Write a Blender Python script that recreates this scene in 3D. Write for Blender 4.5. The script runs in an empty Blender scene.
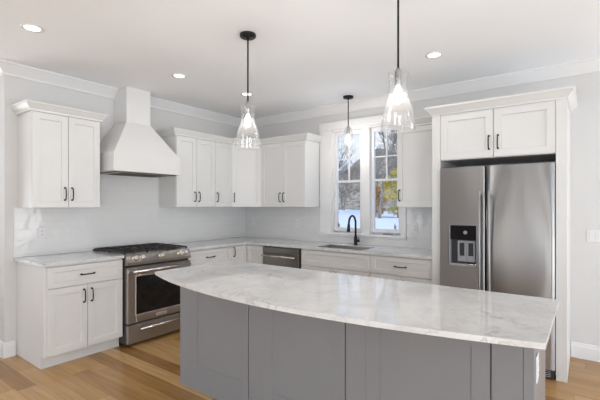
import bpy, bmesh, math, random
from mathutils import Vector, Matrix
PI = math.pi
S = bpy.context.scene
COL = S.collection

# ---------------------------------------------------------------- camera
F_PX = 390.84
YAW = math.radians(36.51)
cam_d = bpy.data.cameras.new('camera')
cam_d.sensor_fit = 'HORIZONTAL'; cam_d.sensor_width = 36.0
cam_d.lens = F_PX * 36.0 / 600.0
cam_d.shift_y = 5.17 / 600.0
cam_d.clip_start = 0.05; cam_d.clip_end = 300
cam = bpy.data.objects.new('camera', cam_d); COL.objects.link(cam)
cam.location = (4.336, -4.433, 1.409)
cam.rotation_euler = (PI/2, 0, YAW)
S.camera = cam

# ---------------------------------------------------------------- sky, exposure
S.view_settings.view_transform = 'Standard'
S.view_settings.look = 'None'
S.view_settings.gamma = 1.0
S.view_settings.use_curve_mapping = False
S.view_settings.exposure = 0.12

W = bpy.data.worlds.new('sky'); S.world = W; W.use_nodes = True
wn = W.node_tree; wn.nodes.clear()
w_out = wn.nodes.new('ShaderNodeOutputWorld'); w_bg = wn.nodes.new('ShaderNodeBackground')
w_tc = wn.nodes.new('ShaderNodeTexCoord'); w_sep = wn.nodes.new('ShaderNodeSeparateXYZ')
w_r = wn.nodes.new('ShaderNodeValToRGB')
w_r.color_ramp.elements[0].position = 0.0; w_r.color_ramp.elements[0].color = (.78, .86, .96, 1)
w_r.color_ramp.elements[1].position = 0.55; w_r.color_ramp.elements[1].color = (.22, .42, .80, 1)
w_ns = wn.nodes.new('ShaderNodeTexNoise'); w_ns.inputs['Scale'].default_value = 3.0; w_ns.inputs['Detail'].default_value = 5
w_cr = wn.nodes.new('ShaderNodeValToRGB')
w_cr.color_ramp.elements[0].position = .56; w_cr.color_ramp.elements[1].position = .74
w_mx = wn.nodes.new('ShaderNodeMixRGB'); w_mx.inputs[2].default_value = (.95, .96, 1, 1)
wn.links.new(w_tc.outputs['Generated'], w_sep.inputs[0])
wn.links.new(w_sep.outputs['Z'], w_r.inputs[0])
wn.links.new(w_tc.outputs['Generated'], w_ns.inputs['Vector'])
wn.links.new(w_ns.outputs[0], w_cr.inputs[0])
wn.links.new(w_cr.outputs[0], w_mx.inputs[0]); wn.links.new(w_r.outputs[0], w_mx.inputs[1])
wn.links.new(w_mx.outputs[0], w_bg.inputs[0])
w_bg.inputs[1].default_value = 1.1
wn.links.new(w_bg.outputs[0], w_out.inputs[0])

def sun(name, energy, rot, color, ang):
    l = bpy.data.lights.new(name, 'SUN'); l.energy = energy; l.color = color; l.angle = math.radians(ang)
    o = bpy.data.objects.new(name, l); COL.objects.link(o); o.rotation_euler = rot; return o
def area(name, loc, rot, sx, sy, energy, color):
    l = bpy.data.lights.new(name, 'AREA'); l.shape = 'RECTANGLE'; l.size = sx; l.size_y = sy
    l.energy = energy; l.color = color
    o = bpy.data.objects.new(name, l); COL.objects.link(o); o.location = loc; o.rotation_euler = rot; return o
# winter sun from behind the house: lights the snow and trees, kept off the room by roof and walls
sun('winter_sun', 2.0, (math.radians(52), 0, math.radians(-25)), (1, .93, .82), 2)
# area lamps added at assumed openings in unseen walls to fill the room
DAY = (0.94, 0.97, 1.0)
UP = PI/2 + .5                                  # lamps tilted up to brighten the ceiling, like bounce off snow outside
area('unseen_window_lamp', (-1.0, -8.5, 1.2), (UP, 0, 0), 2.0, 1.9, 18, DAY)
area('unseen_window_lamp', (2.92, -8.1, 1.42), (PI/2, 0, 0), .36, 1.9, 12, DAY)
area('unseen_window_lamp', (4.9, -8.5, 1.2), (UP, 0, 0), 2.4, 1.9, 74, DAY)
area('unseen_window_lamp', (-3.0, -4.75, 1.2), (UP+.8, 0, -PI/2), 2.4, 1.9, 90, DAY)  # added fill from the left for the ceiling, through an assumed opening
area('unseen_door_lamp', (7.4, -1.45, .98), (UP, 0, PI/2), 2.4, 2.1, 66, DAY)
area('unseen_door_lamp', (7.4, -6.1, .98), (UP, 0, PI/2), 2.4, 2.1, 142, DAY)

# ---------------------------------------------------------------- materials
def mat(name):
    m = bpy.data.materials.new(name); m.use_nodes = True
    nt = m.node_tree; b = nt.nodes['Principled BSDF']
    return m, nt, b
def N(nt, t): return nt.nodes.new(t)
def L(nt, a, b): nt.links.new(a, b)
def ramp(nt, stops):
    r = N(nt, 'ShaderNodeValToRGB'); e = r.color_ramp.elements
    while len(e) < len(stops): e.new(.5)
    for el, (p, c) in zip(e, stops): el.position = p; el.color = (*c, 1) if len(c) == 3 else c
    return r
def plain(name, col, rough=.5, metal=0, var=.03, scale=8, bump=0, bscale=60, spec=.5):
    m, nt, b = mat(name)
    tc = N(nt, 'ShaderNodeTexCoord'); n = N(nt, 'ShaderNodeTexNoise'); n.inputs['Scale'].default_value = scale
    n.inputs['Detail'].default_value = 3
    L(nt, tc.outputs['Object'], n.inputs['Vector'])
    r = ramp(nt, [(.3, tuple(c*(1-var) for c in col)), (.7, tuple(min(1, c*(1+var)) for c in col))])
    L(nt, n.outputs[0], r.inputs[0]); L(nt, r.outputs[0], b.inputs['Base Color'])
    b.inputs['Roughness'].default_value = rough; b.inputs['Metallic'].default_value = metal
    b.inputs['Specular IOR Level'].default_value = spec
    if bump:
        n2 = N(nt, 'ShaderNodeTexNoise'); n2.inputs['Scale'].default_value = bscale
        bp = N(nt, 'ShaderNodeBump'); bp.inputs['Strength'].default_value = bump; bp.inputs['Distance'].default_value = .002
        L(nt, tc.outputs['Object'], n2.inputs['Vector']); L(nt, n2.outputs[0], bp.inputs['Height']); L(nt, bp.outputs[0], b.inputs['Normal'])
    return m
M = {}
M['wall'] = plain('wall_paint', (.65, .645, .637), .75, var=.01, scale=3, bump=.08, bscale=200)
M['unseen_grey'] = plain('unseen_wall_grey', (.26, .26, .26), .8, var=.01, scale=3)  # darker paint on the unseen front wall, chosen to cut bounce and fridge reflections
M['ceiling'] = plain('ceiling_paint', (.92, .94, .965), .85, var=.008, scale=2)
M['trim'] = plain('white_trim_paint', (.78, .78, .785), .4, var=.008)
M['cab'] = plain('white_cabinet_paint', (.72, .718, .71), .38, var=.008, scale=5)
M['hood'] = plain('white_hood_paint', (.75, .745, .735), .45, var=.008, scale=5)
M['grey'] = plain('grey_island_paint', (.245, .25, .262), .32, var=.015, scale=5)
M['black'] = plain('black_bronze', (.02, .018, .017), .38, .6, var=.1, scale=30)
M['iron'] = plain('cast_iron', (.018, .018, .019), .55, 0, var=.2, scale=60, bump=.2)
M['blackglass'] = plain('black_glass', (.010, .009, .009), .06, 0, var=.1, spec=.3)
M['plastic'] = plain('black_plastic', (.03, .031, .035), .4, 0, var=.1)
M['greyplastic'] = plain('grey_plastic', (.32, .33, .36), .4, 0, var=.03)
M['dark'] = plain('dark_gap', (.05, .05, .055), .7, 0, var=.1)
M['outlet'] = plain('outlet_plastic', (.74, .74, .74), .5, var=.006)
M['slot'] = plain('outlet_slot', (.12, .12, .12), .5)
M['chrome'] = plain('polished_steel', (.74, .73, .71), .26, 1, var=.02)
M['badge'] = plain('badge_plate', (.72, .70, .68), .3, 1, var=.02)
M['snow'] = plain('snow', (.88, .90, .94), .8, var=.03, scale=.6, bump=.3, bscale=4)
M['bark'] = plain('grey_bark', (.24, .215, .19), .9, var=.35, scale=6)
M['bark2'] = plain('brown_bark', (.29, .235, .18), .9, var=.3, scale=6)
M['yellow'] = plain('yellow_green_foliage', (.60, .50, .08), .7, var=.35, scale=2.5)
M['orange'] = plain('orange_leaves', (.46, .25, .09), .7, var=.35, scale=4)
M['woods'] = plain('far_woods', (.33, .295, .25), .95, var=.5, scale=2.6)

def steel(name, col, rough, vertical, rot=0.25, an=1.0):
    """brushed steel: reflections smeared across the grain"""
    m, nt, b = mat(name)
    tc = N(nt, 'ShaderNodeTexCoord'); mp = N(nt, 'ShaderNodeMapping')
    mp.inputs['Scale'].default_value = (120, 120, 1.0) if vertical else (2, 2, 160)
    n = N(nt, 'ShaderNodeTexNoise'); n.inputs['Scale'].default_value = 1; n.inputs['Detail'].default_value = 2
    L(nt, tc.outputs['Object'], mp.inputs[0]); L(nt, mp.outputs[0], n.inputs['Vector'])
    r = ramp(nt, [(.3, tuple(c*.985 for c in col)), (.7, col)])
    L(nt, n.outputs[0], r.inputs[0]); L(nt, r.outputs[0], b.inputs['Base Color'])
    b.inputs['Roughness'].default_value = rough
    b.inputs['Metallic'].default_value = 1
    b.inputs['Anisotropic'].default_value = an; b.inputs['Anisotropic Rotation'].default_value = rot
    tg = N(nt, 'ShaderNodeTangent'); tg.direction_type = 'RADIAL'; tg.axis = 'Z'; L(nt, tg.outputs[0], b.inputs['Tangent'])
    return m
M['steel'] = steel('brushed_steel', (.50, .50, .505), .42, True)
M['steel_h'] = steel('brushed_steel_range', (.36, .325, .295), .32, False)
M['steel_dw'] = steel('brushed_steel_dishwasher', (.29, .275, .26), .34, False)
M['sink'] = steel('sink_steel', (.45, .45, .45), .35, False)

def quartz():
    m, nt, b = mat('veined_white_quartz')
    tc = N(nt, 'ShaderNodeTexCoord')
    w = N(nt, 'ShaderNodeTexNoise'); w.inputs['Scale'].default_value = 2.2; w.inputs['Detail'].default_value = 4
    ad = N(nt, 'ShaderNodeMixRGB'); ad.blend_type = 'ADD'; ad.inputs[0].default_value = .28
    L(nt, tc.outputs['Object'], w.inputs['Vector']); L(nt, tc.outputs['Object'], ad.inputs[1]); L(nt, w.outputs['Color'], ad.inputs[2])
    def vein(scale, width, seed):
        mp = N(nt, 'ShaderNodeMapping'); mp.inputs['Location'].default_value = (seed, seed*.7, seed*1.3)
        mp.inputs['Rotation'].default_value = (0, 0, .6)
        mp.inputs['Scale'].default_value = (1, .85, 1)
        n = N(nt, 'ShaderNodeTexNoise'); n.inputs['Scale'].default_value = scale; n.inputs['Detail'].default_value = 6
        n.inputs['Roughness'].default_value = .55
        L(nt, ad.outputs[0], mp.inputs[0]); L(nt, mp.outputs[0], n.inputs['Vector'])
        r = ramp(nt, [(.5-width, (0, 0, 0)), (.5, (1, 1, 1)), (.5+width, (0, 0, 0))])
        L(nt, n.outputs[0], r.inputs[0]); return r
    v1 = vein(2.6, .016, 3.1); v2 = vein(6.5, .03, 8.7)
    cl = N(nt, 'ShaderNodeTexNoise'); cl.inputs['Scale'].default_value = 5; cl.inputs['Detail'].default_value = 5
    L(nt, ad.outputs[0], cl.inputs['Vector'])
    base = ramp(nt, [(.34, (.62, .618, .614)), (.60, (.70, .698, .692))])
    L(nt, cl.outputs[0], base.inputs[0])
    msk = N(nt, 'ShaderNodeTexNoise'); msk.inputs['Scale'].default_value = 1.8
    L(nt, tc.outputs['Object'], msk.inputs['Vector'])
    mr = ramp(nt, [(.42, (0, 0, 0)), (.62, (.75, .75, .75))]); L(nt, msk.outputs[0], mr.inputs[0])
    f1 = N(nt, 'ShaderNodeMath'); f1.operation = 'MULTIPLY'; L(nt, v1.outputs[0], f1.inputs[0]); L(nt, mr.outputs[0], f1.inputs[1])
    x1 = N(nt, 'ShaderNodeMixRGB'); x1.inputs[2].default_value = (.42, .415, .41, 1)
    L(nt, f1.outputs[0], x1.inputs[0]); L(nt, base.outputs[0], x1.inputs[1])
    f2 = N(nt, 'ShaderNodeMath'); f2.operation = 'MULTIPLY'; f2.inputs[1].default_value = .22; L(nt, v2.outputs[0], f2.inputs[0])
    x2 = N(nt, 'ShaderNodeMixRGB'); x2.inputs[2].default_value = (.42, .415, .41, 1)
    L(nt, f2.outputs[0], x2.inputs[0]); L(nt, x1.outputs[0], x2.inputs[1])
    L(nt, x2.outputs[0], b.inputs['Base Color'])
    b.inputs['Roughness'].default_value = .045; b.inputs['Specular IOR Level'].default_value = .6
    return m
M['quartz'] = quartz()

def tile():
    m, nt, b = mat('white_subway_tile')
    tc = N(nt, 'ShaderNodeTexCoord'); sp = N(nt, 'ShaderNodeSeparateXYZ'); cb = N(nt, 'ShaderNodeCombineXYZ')
    L(nt, tc.outputs['Object'], sp.inputs[0]); L(nt, sp.outputs['X'], cb.inputs[0]); L(nt, sp.outputs['Z'], cb.inputs[1])
    br = N(nt, 'ShaderNodeTexBrick'); br.inputs['Scale'].default_value = 1
    br.inputs['Brick Width'].default_value = .305; br.inputs['Row Height'].default_value = .0785
    br.inputs['Mortar Size'].default_value = .0016; br.inputs['Mortar Smooth'].default_value = .4
    br.inputs['Color1'].default_value = (.71, .712, .712, 1); br.inputs['Color2'].default_value = (.695, .70, .70, 1)
    br.inputs['Mortar'].default_value = (.66, .66, .66, 1)
    L(nt, cb.outputs[0], br.inputs['Vector']); L(nt, br.outputs['Color'], b.inputs['Base Color'])
    b.inputs['Roughness'].default_value = .07
    n = N(nt, 'ShaderNodeTexNoise'); n.inputs['Scale'].default_value = 9; n.inputs['Detail'].default_value = 2
    L(nt, tc.outputs['Object'], n.inputs['Vector'])
    b1 = N(nt, 'ShaderNodeBump'); b1.inputs['Strength'].default_value = .6; b1.inputs['Distance'].default_value = .008
    L(nt, n.outputs[0], b1.inputs['Height'])
    b2 = N(nt, 'ShaderNodeBump'); b2.invert = True; b2.inputs['Strength'].default_value = .5; b2.inputs['Distance'].default_value = .0015
    L(nt, br.outputs['Fac'], b2.inputs['Height']); L(nt, b1.outputs[0], b2.inputs['Normal']); L(nt, b2.outputs[0], b.inputs['Normal'])
    return m
M['tile'] = tile()

def floor_mat():
    m, nt, b = mat('oak_plank_floor')
    tc = N(nt, 'ShaderNodeTexCoord'); sp = N(nt, 'ShaderNodeSeparateXYZ'); L(nt, tc.outputs['Object'], sp.inputs[0])
    def math_(op, a, c=None):
        n = N(nt, 'ShaderNodeMath'); n.operation = op
        for i, v in enumerate((a, c)):
            if v is None: continue
            if isinstance(v, (int, float)): n.inputs[i].default_value = v
            else: L(nt, v, n.inputs[i])
        return n.outputs[0]
    WID = .128
    yy = math_('DIVIDE', sp.outputs['Y'], WID); row = math_('FLOOR', yy); fy = math_('FRACT', yy)
    wn1 = N(nt, 'ShaderNodeTexWhiteNoise'); wn1.noise_dimensions = '1D'; L(nt, row, wn1.inputs['W'])
    xs = math_('ADD', math_('DIVIDE', sp.outputs['X'], 1.25), math_('MULTIPLY', wn1.outputs['Value'], 7.3))
    pl = math_('FLOOR', xs); fx = math_('FRACT', xs)
    cb = N(nt, 'ShaderNodeCombineXYZ'); L(nt, row, cb.inputs[0]); L(nt, pl, cb.inputs[1])
    wn2 = N(nt, 'ShaderNodeTexWhiteNoise'); wn2.noise_dimensions = '2D'; L(nt, cb.outputs[0], wn2.inputs['Vector'])
    base = ramp(nt, [(0, (.30, .15, .045)), (.35, (.44, .245, .088)), (.7, (.54, .325, .13)), (1, (.62, .40, .18))])
    L(nt, wn2.outputs['Value'], base.inputs[0])
    # grain
    cb2 = N(nt, 'ShaderNodeCombineXYZ')
    L(nt, math_('MULTIPLY', sp.outputs['X'], 1.6), cb2.inputs[0]); L(nt, math_('MULTIPLY', sp.outputs['Y'], 26), cb2.inputs[1])
    L(nt, math_('MULTIPLY', wn2.outputs['Value'], 40), cb2.inputs[2])
    g = N(nt, 'ShaderNodeTexNoise'); g.inputs['Scale'].default_value = 1.4; g.inputs['Detail'].default_value = 5; g.inputs['Distortion'].default_value = .6
    L(nt, cb2.outputs[0], g.inputs['Vector'])
    gr = ramp(nt, [(.3, (.80, .78, .75)), (.65, (1.04, 1.04, 1.04))]); L(nt, g.outputs[0], gr.inputs[0])
    mx = N(nt, 'ShaderNodeMixRGB'); mx.blend_type = 'MULTIPLY'; mx.inputs[0].default_value = 1
    L(nt, base.outputs[0], mx.inputs[1]); L(nt, gr.outputs[0], mx.inputs[2])
    # seams
    e1 = math_('MINIMUM', fy, math_('SUBTRACT', 1, fy)); e2 = math_('MULTIPLY', math_('MINIMUM', fx, math_('SUBTRACT', 1, fx)), 9.7)
    e = math_('MINIMUM', e1, e2)
    sr = ramp(nt, [(0, (.55, .5, .46)), (.018, (1, 1, 1))]); L(nt, e, sr.inputs[0])
    mx2 = N(nt, 'ShaderNodeMixRGB'); mx2.blend_type = 'MULTIPLY'; mx2.inputs[0].default_value = 1
    L(nt, mx.outputs[0], mx2.inputs[1]); L(nt, sr.outputs[0], mx2.inputs[2])
    L(nt, mx2.outputs[0], b.inputs['Base Color'])
    b.inputs['Roughness'].default_value = .24
    return m
M['floor'] = floor_mat()

def emit(name, col, st):
    m, nt, b = mat(name)
    b.inputs['Base Color'].default_value = (*col, 1); b.inputs['Emission Color'].default_value = (*col, 1)
    b.inputs['Emission Strength'].default_value = st; return m
M['led'] = emit('lit_diffuser', (1, .97, .92), 3.0)
M['bulb'] = emit('lit_bulb', (1, .96, .9), 2.5)

def glass(name, tint, refl, haze, base=.012):
    """thin glass: mostly clear, a glossy skin stronger at grazing angles, a little seedy haze"""
    m, nt, b = mat(name)
    nt.nodes.remove(b); out = nt.nodes['Material Output']
    tr = N(nt, 'ShaderNodeBsdfTransparent'); tr.inputs[0].default_value = (*tint, 1)
    gl = N(nt, 'ShaderNodeBsdfGlossy'); gl.inputs['Roughness'].default_value = .03
    lw = N(nt, 'ShaderNodeLayerWeight'); lw.inputs[0].default_value = .5
    p5 = N(nt, 'ShaderNodeMath'); p5.operation = 'POWER'; p5.inputs[1].default_value = 4; L(nt, lw.outputs['Facing'], p5.inputs[0])
    ma = N(nt, 'ShaderNodeMath'); ma.operation = 'MULTIPLY_ADD'; ma.inputs[1].default_value = refl; ma.inputs[2].default_value = base; L(nt, p5.outputs[0], ma.inputs[0])
    mx = N(nt, 'ShaderNodeMixShader'); L(nt, ma.outputs[0], mx.inputs[0]); L(nt, tr.outputs[0], mx.inputs[1]); L(nt, gl.outputs[0], mx.inputs[2])
    if haze:
        df = N(nt, 'ShaderNodeBsdfTranslucent'); df.inputs[0].default_value = (.95, .95, .95, 1)
        d2 = N(nt, 'ShaderNodeBsdfDiffuse'); d2.inputs[0].default_value = (.95, .95, .95, 1)
        ds = N(nt, 'ShaderNodeMixShader'); ds.inputs[0].default_value = .5; L(nt, df.outputs[0], ds.inputs[1]); L(nt, d2.outputs[0], ds.inputs[2])
        tc = N(nt, 'ShaderNodeTexCoord'); n = N(nt, 'ShaderNodeTexNoise'); n.inputs['Scale'].default_value = 28; n.inputs['Detail'].default_value = 3
        mp = N(nt, 'ShaderNodeMapping'); mp.inputs['Scale'].default_value = (1, 1, .5)
        L(nt, tc.outputs['Object'], mp.inputs[0]); L(nt, mp.outputs[0], n.inputs['Vector'])
        mr = N(nt, 'ShaderNodeMapRange'); mr.inputs[1].default_value = .35; mr.inputs[2].default_value = .7
        mr.inputs[3].default_value = haze*.6; mr.inputs[4].default_value = haze*1.6; L(nt, n.outputs[0], mr.inputs[0])
        m2 = N(nt, 'ShaderNodeMixShader'); L(nt, mr.outputs[0], m2.inputs[0]); L(nt, mx.outputs[0], m2.inputs[1]); L(nt, ds.outputs[0], m2.inputs[2])
        L(nt, m2.outputs[0], out.inputs[0])
    else:
        L(nt, mx.outputs[0], out.inputs[0])
    return m
M['pane'] = glass('window_glass', (.98, .985, .985), .7, 0)
M['shade'] = glass('seeded_clear_glass', (.99, .99, .99), .55, .011, .07)

# ---------------------------------------------------------------- mesh helpers
class MB:
    def __init__(s): s.v = []; s.f = []; s.sm = []
    def add(s, vs, fs, smooth=False):
        o = len(s.v); s.v += [tuple(v) for v in vs]; s.f += [tuple(i+o for i in f) for f in fs]; s.sm += [smooth]*len(fs); return s
    def box(s, x0, x1, y0, y1, z0, z1, c=0.0):
        """box with chamfered edges"""
        if x0 > x1: x0, x1 = x1, x0
        if y0 > y1: y0, y1 = y1, y0
        if z0 > z1: z0, z1 = z1, z0
        c = min(c, (x1-x0)*.3, (y1-y0)*.3, (z1-z0)*.3)
        if c <= 0:
            vs = [(x, y, z) for x in (x0, x1) for y in (y0, y1) for z in (z0, z1)]
            return s.add(vs, [(0,1,3,2),(4,6,7,5),(0,4,5,1),(2,3,7,6),(0,2,6,4),(1,5,7,3)])
        bm = bmesh.new(); bmesh.ops.create_cube(bm, size=1)
        for v in bm.verts: v.co = Vector(((x0+x1)/2+v.co.x*(x1-x0), (y0+y1)/2+v.co.y*(y1-y0), (z0+z1)/2+v.co.z*(z1-z0)))
        bmesh.ops.bevel(bm, geom=bm.edges[:], offset=c, segments=1, affect='EDGES')
        bm.verts.index_update()
        s.add([v.co[:] for v in bm.verts], [[v.index for v in f.verts] for f in bm.faces]); bm.free(); return s
    def tube(s, pts, r, n=10, cap=True):
        pts = [Vector(p) for p in pts]; rs = r if isinstance(r, (list, tuple)) else [r]*len(pts)
        vs = []; fs = []; u = None
        for i, p in enumerate(pts):
            t = (pts[min(i+1, len(pts)-1)] - pts[max(i-1, 0)]).normalized()
            if u is None: u = t.orthogonal().normalized()
            else:
                u = u - t*u.dot(t)
                u = u.normalized() if u.length > 1e-6 else t.orthogonal().normalized()
            w = t.cross(u)
            for k in range(n):
                a = 2*PI*k/n; vs.append(p + (u*math.cos(a)+w*math.sin(a))*rs[i])
        for i in range(len(pts)-1):
            for k in range(n):
                fs.append((i*n+k, i*n+(k+1) % n, (i+1)*n+(k+1) % n, (i+1)*n+k))
        s.add(vs, fs, n > 5)
        if cap:
            o = len(s.v)-len(vs)
            s.f.append(tuple(o+k for k in reversed(range(n)))); s.f.append(tuple(o+(len(pts)-1)*n+k for k in range(n))); s.sm += [False]*2
        return s
    def lathe(s, prof, n=32, center=(0, 0, 0), close=False):
        vs = []; fs = []; m = len(prof)
        for k in range(n):
            a = 2*PI*k/n
            for r, z in prof: vs.append((center[0]+r*math.cos(a), center[1]+r*math.sin(a), center[2]+z))
        for k in range(n):
            k2 = (k+1) % n
            for j in range(m if close else m-1):
                j2 = (j+1) % m
                fs.append((k*m+j, k2*m+j, k2*m+j2, k*m+j2))
        return s.add(vs, fs, True)
    def disc(s, p, axis, r, h, n=24, c=0):
        p = Vector(p); a = Vector(axis).normalized()
        return s.tube([p, p+a*h], r, n)
    def prism(s, poly, z0, z1, c=0):
        """poly CCW in xy"""
        n = len(poly); A = sum(poly[i][0]*poly[(i+1) % n][1]-poly[(i+1) % n][0]*poly[i][1] for i in range(n))
        if A < 0: poly = poly[::-1]
        if c:
            bm = bmesh.new(); lo = [bm.verts.new((x, y, z0)) for x, y in poly]; hi = [bm.verts.new((x, y, z1)) for x, y in poly]
            bm.faces.new(lo[::-1]); bm.faces.new(hi)
            for i in range(n): bm.faces.new((lo[i], lo[(i+1) % n], hi[(i+1) % n], hi[i]))
            ed = [e for e in bm.edges if abs(e.verts[0].co.z-e.verts[1].co.z) < 1e-6]
            bmesh.ops.bevel(bm, geom=ed, offset=c, segments=2, affect='EDGES')
            bm.verts.index_update()
            s.add([v.co[:] for v in bm.verts], [[v.index for v in f.verts] for f in bm.faces]); bm.free(); return s
        vs = [(x, y, z0) for x, y in poly]+[(x, y, z1) for x, y in poly]
        return s.add(vs, [tuple(reversed(range(n))), tuple(range(n, 2*n))]+[(i, (i+1) % n, n+(i+1) % n, n+i) for i in range(n)])
    def shaker(s, x0, x1, z0, z1, yf, th=.02, st=.057, rec=.011, rail=None):
        """shaker front facing -y: flat frame round a recessed panel"""
        rt = rail or st; c = .0015; b = .003
        def R(a, d, e, f, y): return [(a, y, e), (d, y, e), (d, y, f), (a, y, f)]
        r0 = R(x0, x1, z0, z1, yf+th); r1 = R(x0, x1, z0, z1, yf+c); r2 = R(x0+c, x1-c, z0+c, z1-c, yf)
        r3 = R(x0+st, x1-st, z0+rt, z1-rt, yf); r4 = R(x0+st+b, x1-st-b, z0+rt+b, z1-rt-b, yf+rec)
        vs = r0+r1+r2+r3+r4; fs = [(3, 2, 1, 0)]
        for k in range(4):
            for i in range(4): fs.append((k*4+i, k*4+(i+1) % 4, k*4+4+(i+1) % 4, k*4+4+i))
        fs.append((16, 17, 18, 19))
        return s.add(vs, fs)
    def sweep(s, path, prof):
        """profile [(outward offset, z)] along a 2-D path, mitred, outward = right of travel"""
        n = len(path); m = len(prof); vs = []; fs = []
        for i, p in enumerate(path):
            p = Vector(p)
            d0 = (p-Vector(path[i-1])).normalized() if i else None
            d1 = (Vector(path[i+1])-p).normalized() if i < n-1 else None
            if d0 is None: d0 = d1
            if d1 is None: d1 = d0
            n0 = Vector((d0.y, -d0.x)); n1 = Vector((d1.y, -d1.x)); b = (n0+n1); b = b/(b.dot(n0))
            for o, z in prof: vs.append((p.x+b.x*o, p.y+b.y*o, z))
        for i in range(n-1):
            for j in range(m): j2 = (j+1) % m; fs.append((i*m+j, i*m+j2, (i+1)*m+j2, (i+1)*m+j))
        fs.append(tuple(range(m))); fs.append(tuple((n-1)*m+j for j in reversed(range(m))))
        return s.add(vs, fs)
    def build(s, name, m, parent=None, label=None):
        me = bpy.data.meshes.new(name); me.from_pydata(s.v, [], s.f)
        bm = bmesh.new(); bm.from_mesh(me); bmesh.ops.recalc_face_normals(bm, faces=bm.faces[:]); bm.to_mesh(me); bm.free()
        me.polygons.foreach_set('use_smooth', s.sm[:len(me.polygons)] if len(s.sm) == len(me.polygons) else [False]*len(me.polygons))
        me.materials.append(m); me.update()
        o = bpy.data.objects.new(name, me); COL.objects.link(o)
        if parent is not None: o.parent = parent
        if label: o['label'] = label
        return o
def tag(o, label, cat, group=None):
    o['label'] = label; o['category'] = cat
    if group: o['group'] = group
    return o
def thing(name, label, cat, loc=(0, 0, 0), rz=0, group=None):
    o = bpy.data.objects.new(name, None); COL.objects.link(o); o.location = loc; o.rotation_euler = (0, 0, rz)
    o.empty_display_size = .1
    return tag(o, label, cat, group)
def struct(o): o['kind'] = 'structure'; return o

# ================================================================= THE ROOM
H = 2.72
LX0, RX1, FY0 = -2.6, 7.0, -8.0
YC = -3.157                                     # outside corner where the range wall ends
mb = MB().box(LX0-.2, RX1+.2, FY0-.2, .0, -.12, 0); struct(mb.build('floor', M['floor']))
mb = MB().box(LX0-.2, RX1+.2, FY0-.2, .16, H, H+.15); struct(mb.build('ceiling', M['ceiling']))
# range wall, a thick block with its end towards the opening on the left
wl = MB().box(LX0, 0, YC, 0.16, 0, H).build('wall_left', M['wall']); struct(wl)
# window wall with its opening
WX0, WX1, WZ0, WZ1 = 1.575, 2.555, 1.045, 2.40
mb = MB()
mb.box(0, WX0, 0, .16, -.12, H); mb.box(WX1, RX1, 0, .16, -.12, H)
mb.box(WX0, WX1, 0, .16, -.12, WZ0); mb.box(WX0, WX1, 0, .16, WZ1, H)
wb = struct(mb.build('wall_back', M['wall']))
# unseen walls behind and to the right of the camera, with openings added for the area lamps
mb = MB().box(LX0, RX1+.16, -8.0, -8.2, 0, .45).box(LX0, RX1+.16, -8.0, -8.2, 2.4, H)
xs = [LX0, -2.02, .02, 2.73, 3.11, 3.68, 6.12, RX1+.16]
for i in range(0, 8, 2): mb.box(xs[i], xs[i+1], -8.0, -8.2, .45, 2.4)
struct(mb.build('wall_front', M['unseen_grey']))
mb = MB().box(RX1, RX1+.16, -8.0, 0, 2.2, H)
for a, b in ((-8.0, -7.32), (-4.88, -2.67), (-.23, 0)): mb.box(RX1, RX1+.16, a, b, 0, 2.2)
struct(mb.build('wall_right', M['wall']))
mb = MB().box(LX0-.16, LX0, -8.0, -5.97, 0, H).box(LX0-.16, LX0, -3.53, YC, 0, H).box(LX0-.16, LX0, -5.97, -3.53, 0, .4).box(LX0-.16, LX0, -5.97, -3.53, 2.4, H)
struct(mb.build('wall_far_left', M['wall']))

# crown moulding under the ceiling
def crown_prof(z, p, h):
    return [(0, z), (p, z), (p, z-.014), (p-.012, z-.02), (p-.022, z-.034), (.036, z-h+.04), (.024, z-h+.026), (.016, z-h+.014), (.016, z-h), (0, z-h)]
CR = crown_prof(H, .088, .108)
struct(MB().sweep([(LX0, YC), (0, YC), (0, -2.119)], CR).build('trim_1', M['trim']))
struct(MB().sweep([(0, -1.825), (0, 0), (RX1, 0)], CR).build('trim_2', M['trim']))
BB = [(0, 0), (.016, 0), (.016, .105), (.011, .118), (.011, .128), (.006, .14), (0, .14)]
struct(MB().sweep([(LX0, YC), (0, YC), (0, -3.075)], BB).build('baseboard_left', M['trim']))
struct(MB().sweep([(4.20, 0), (RX1, 0)], BB).build('baseboard_back', M['trim']))

# tiled splashbacks, on the walls
def tiles(name, par, loc, rz, rects):
    mb = MB()
    for x0, x1, z0, z1 in rects: mb.box(x0, x1, -.008, 0, z0, z1, .001)
    o = mb.build(name, M['tile'], par); o.location = loc; o.rotation_euler = (0, 0, rz); return o
tiles('backsplash', wl, (0, 0, 0), PI/2, [(-3.081, -2.425, .915, 1.384), (-2.425, -1.57, .90, 1.80), (-1.57, -.009, .915, 1.384)])
tiles('backsplash', wb, (0, 0, 0), 0, [(.0, 1.397, .915, 1.384), (1.397, 2.612, .915, .998), (2.612, 3.128, .915, 1.384)])
MB().box(0, .011, -3.088, -3.081, .915, 1.384, .001).build('tile_edge_trim', M['trim'], wl)

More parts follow.
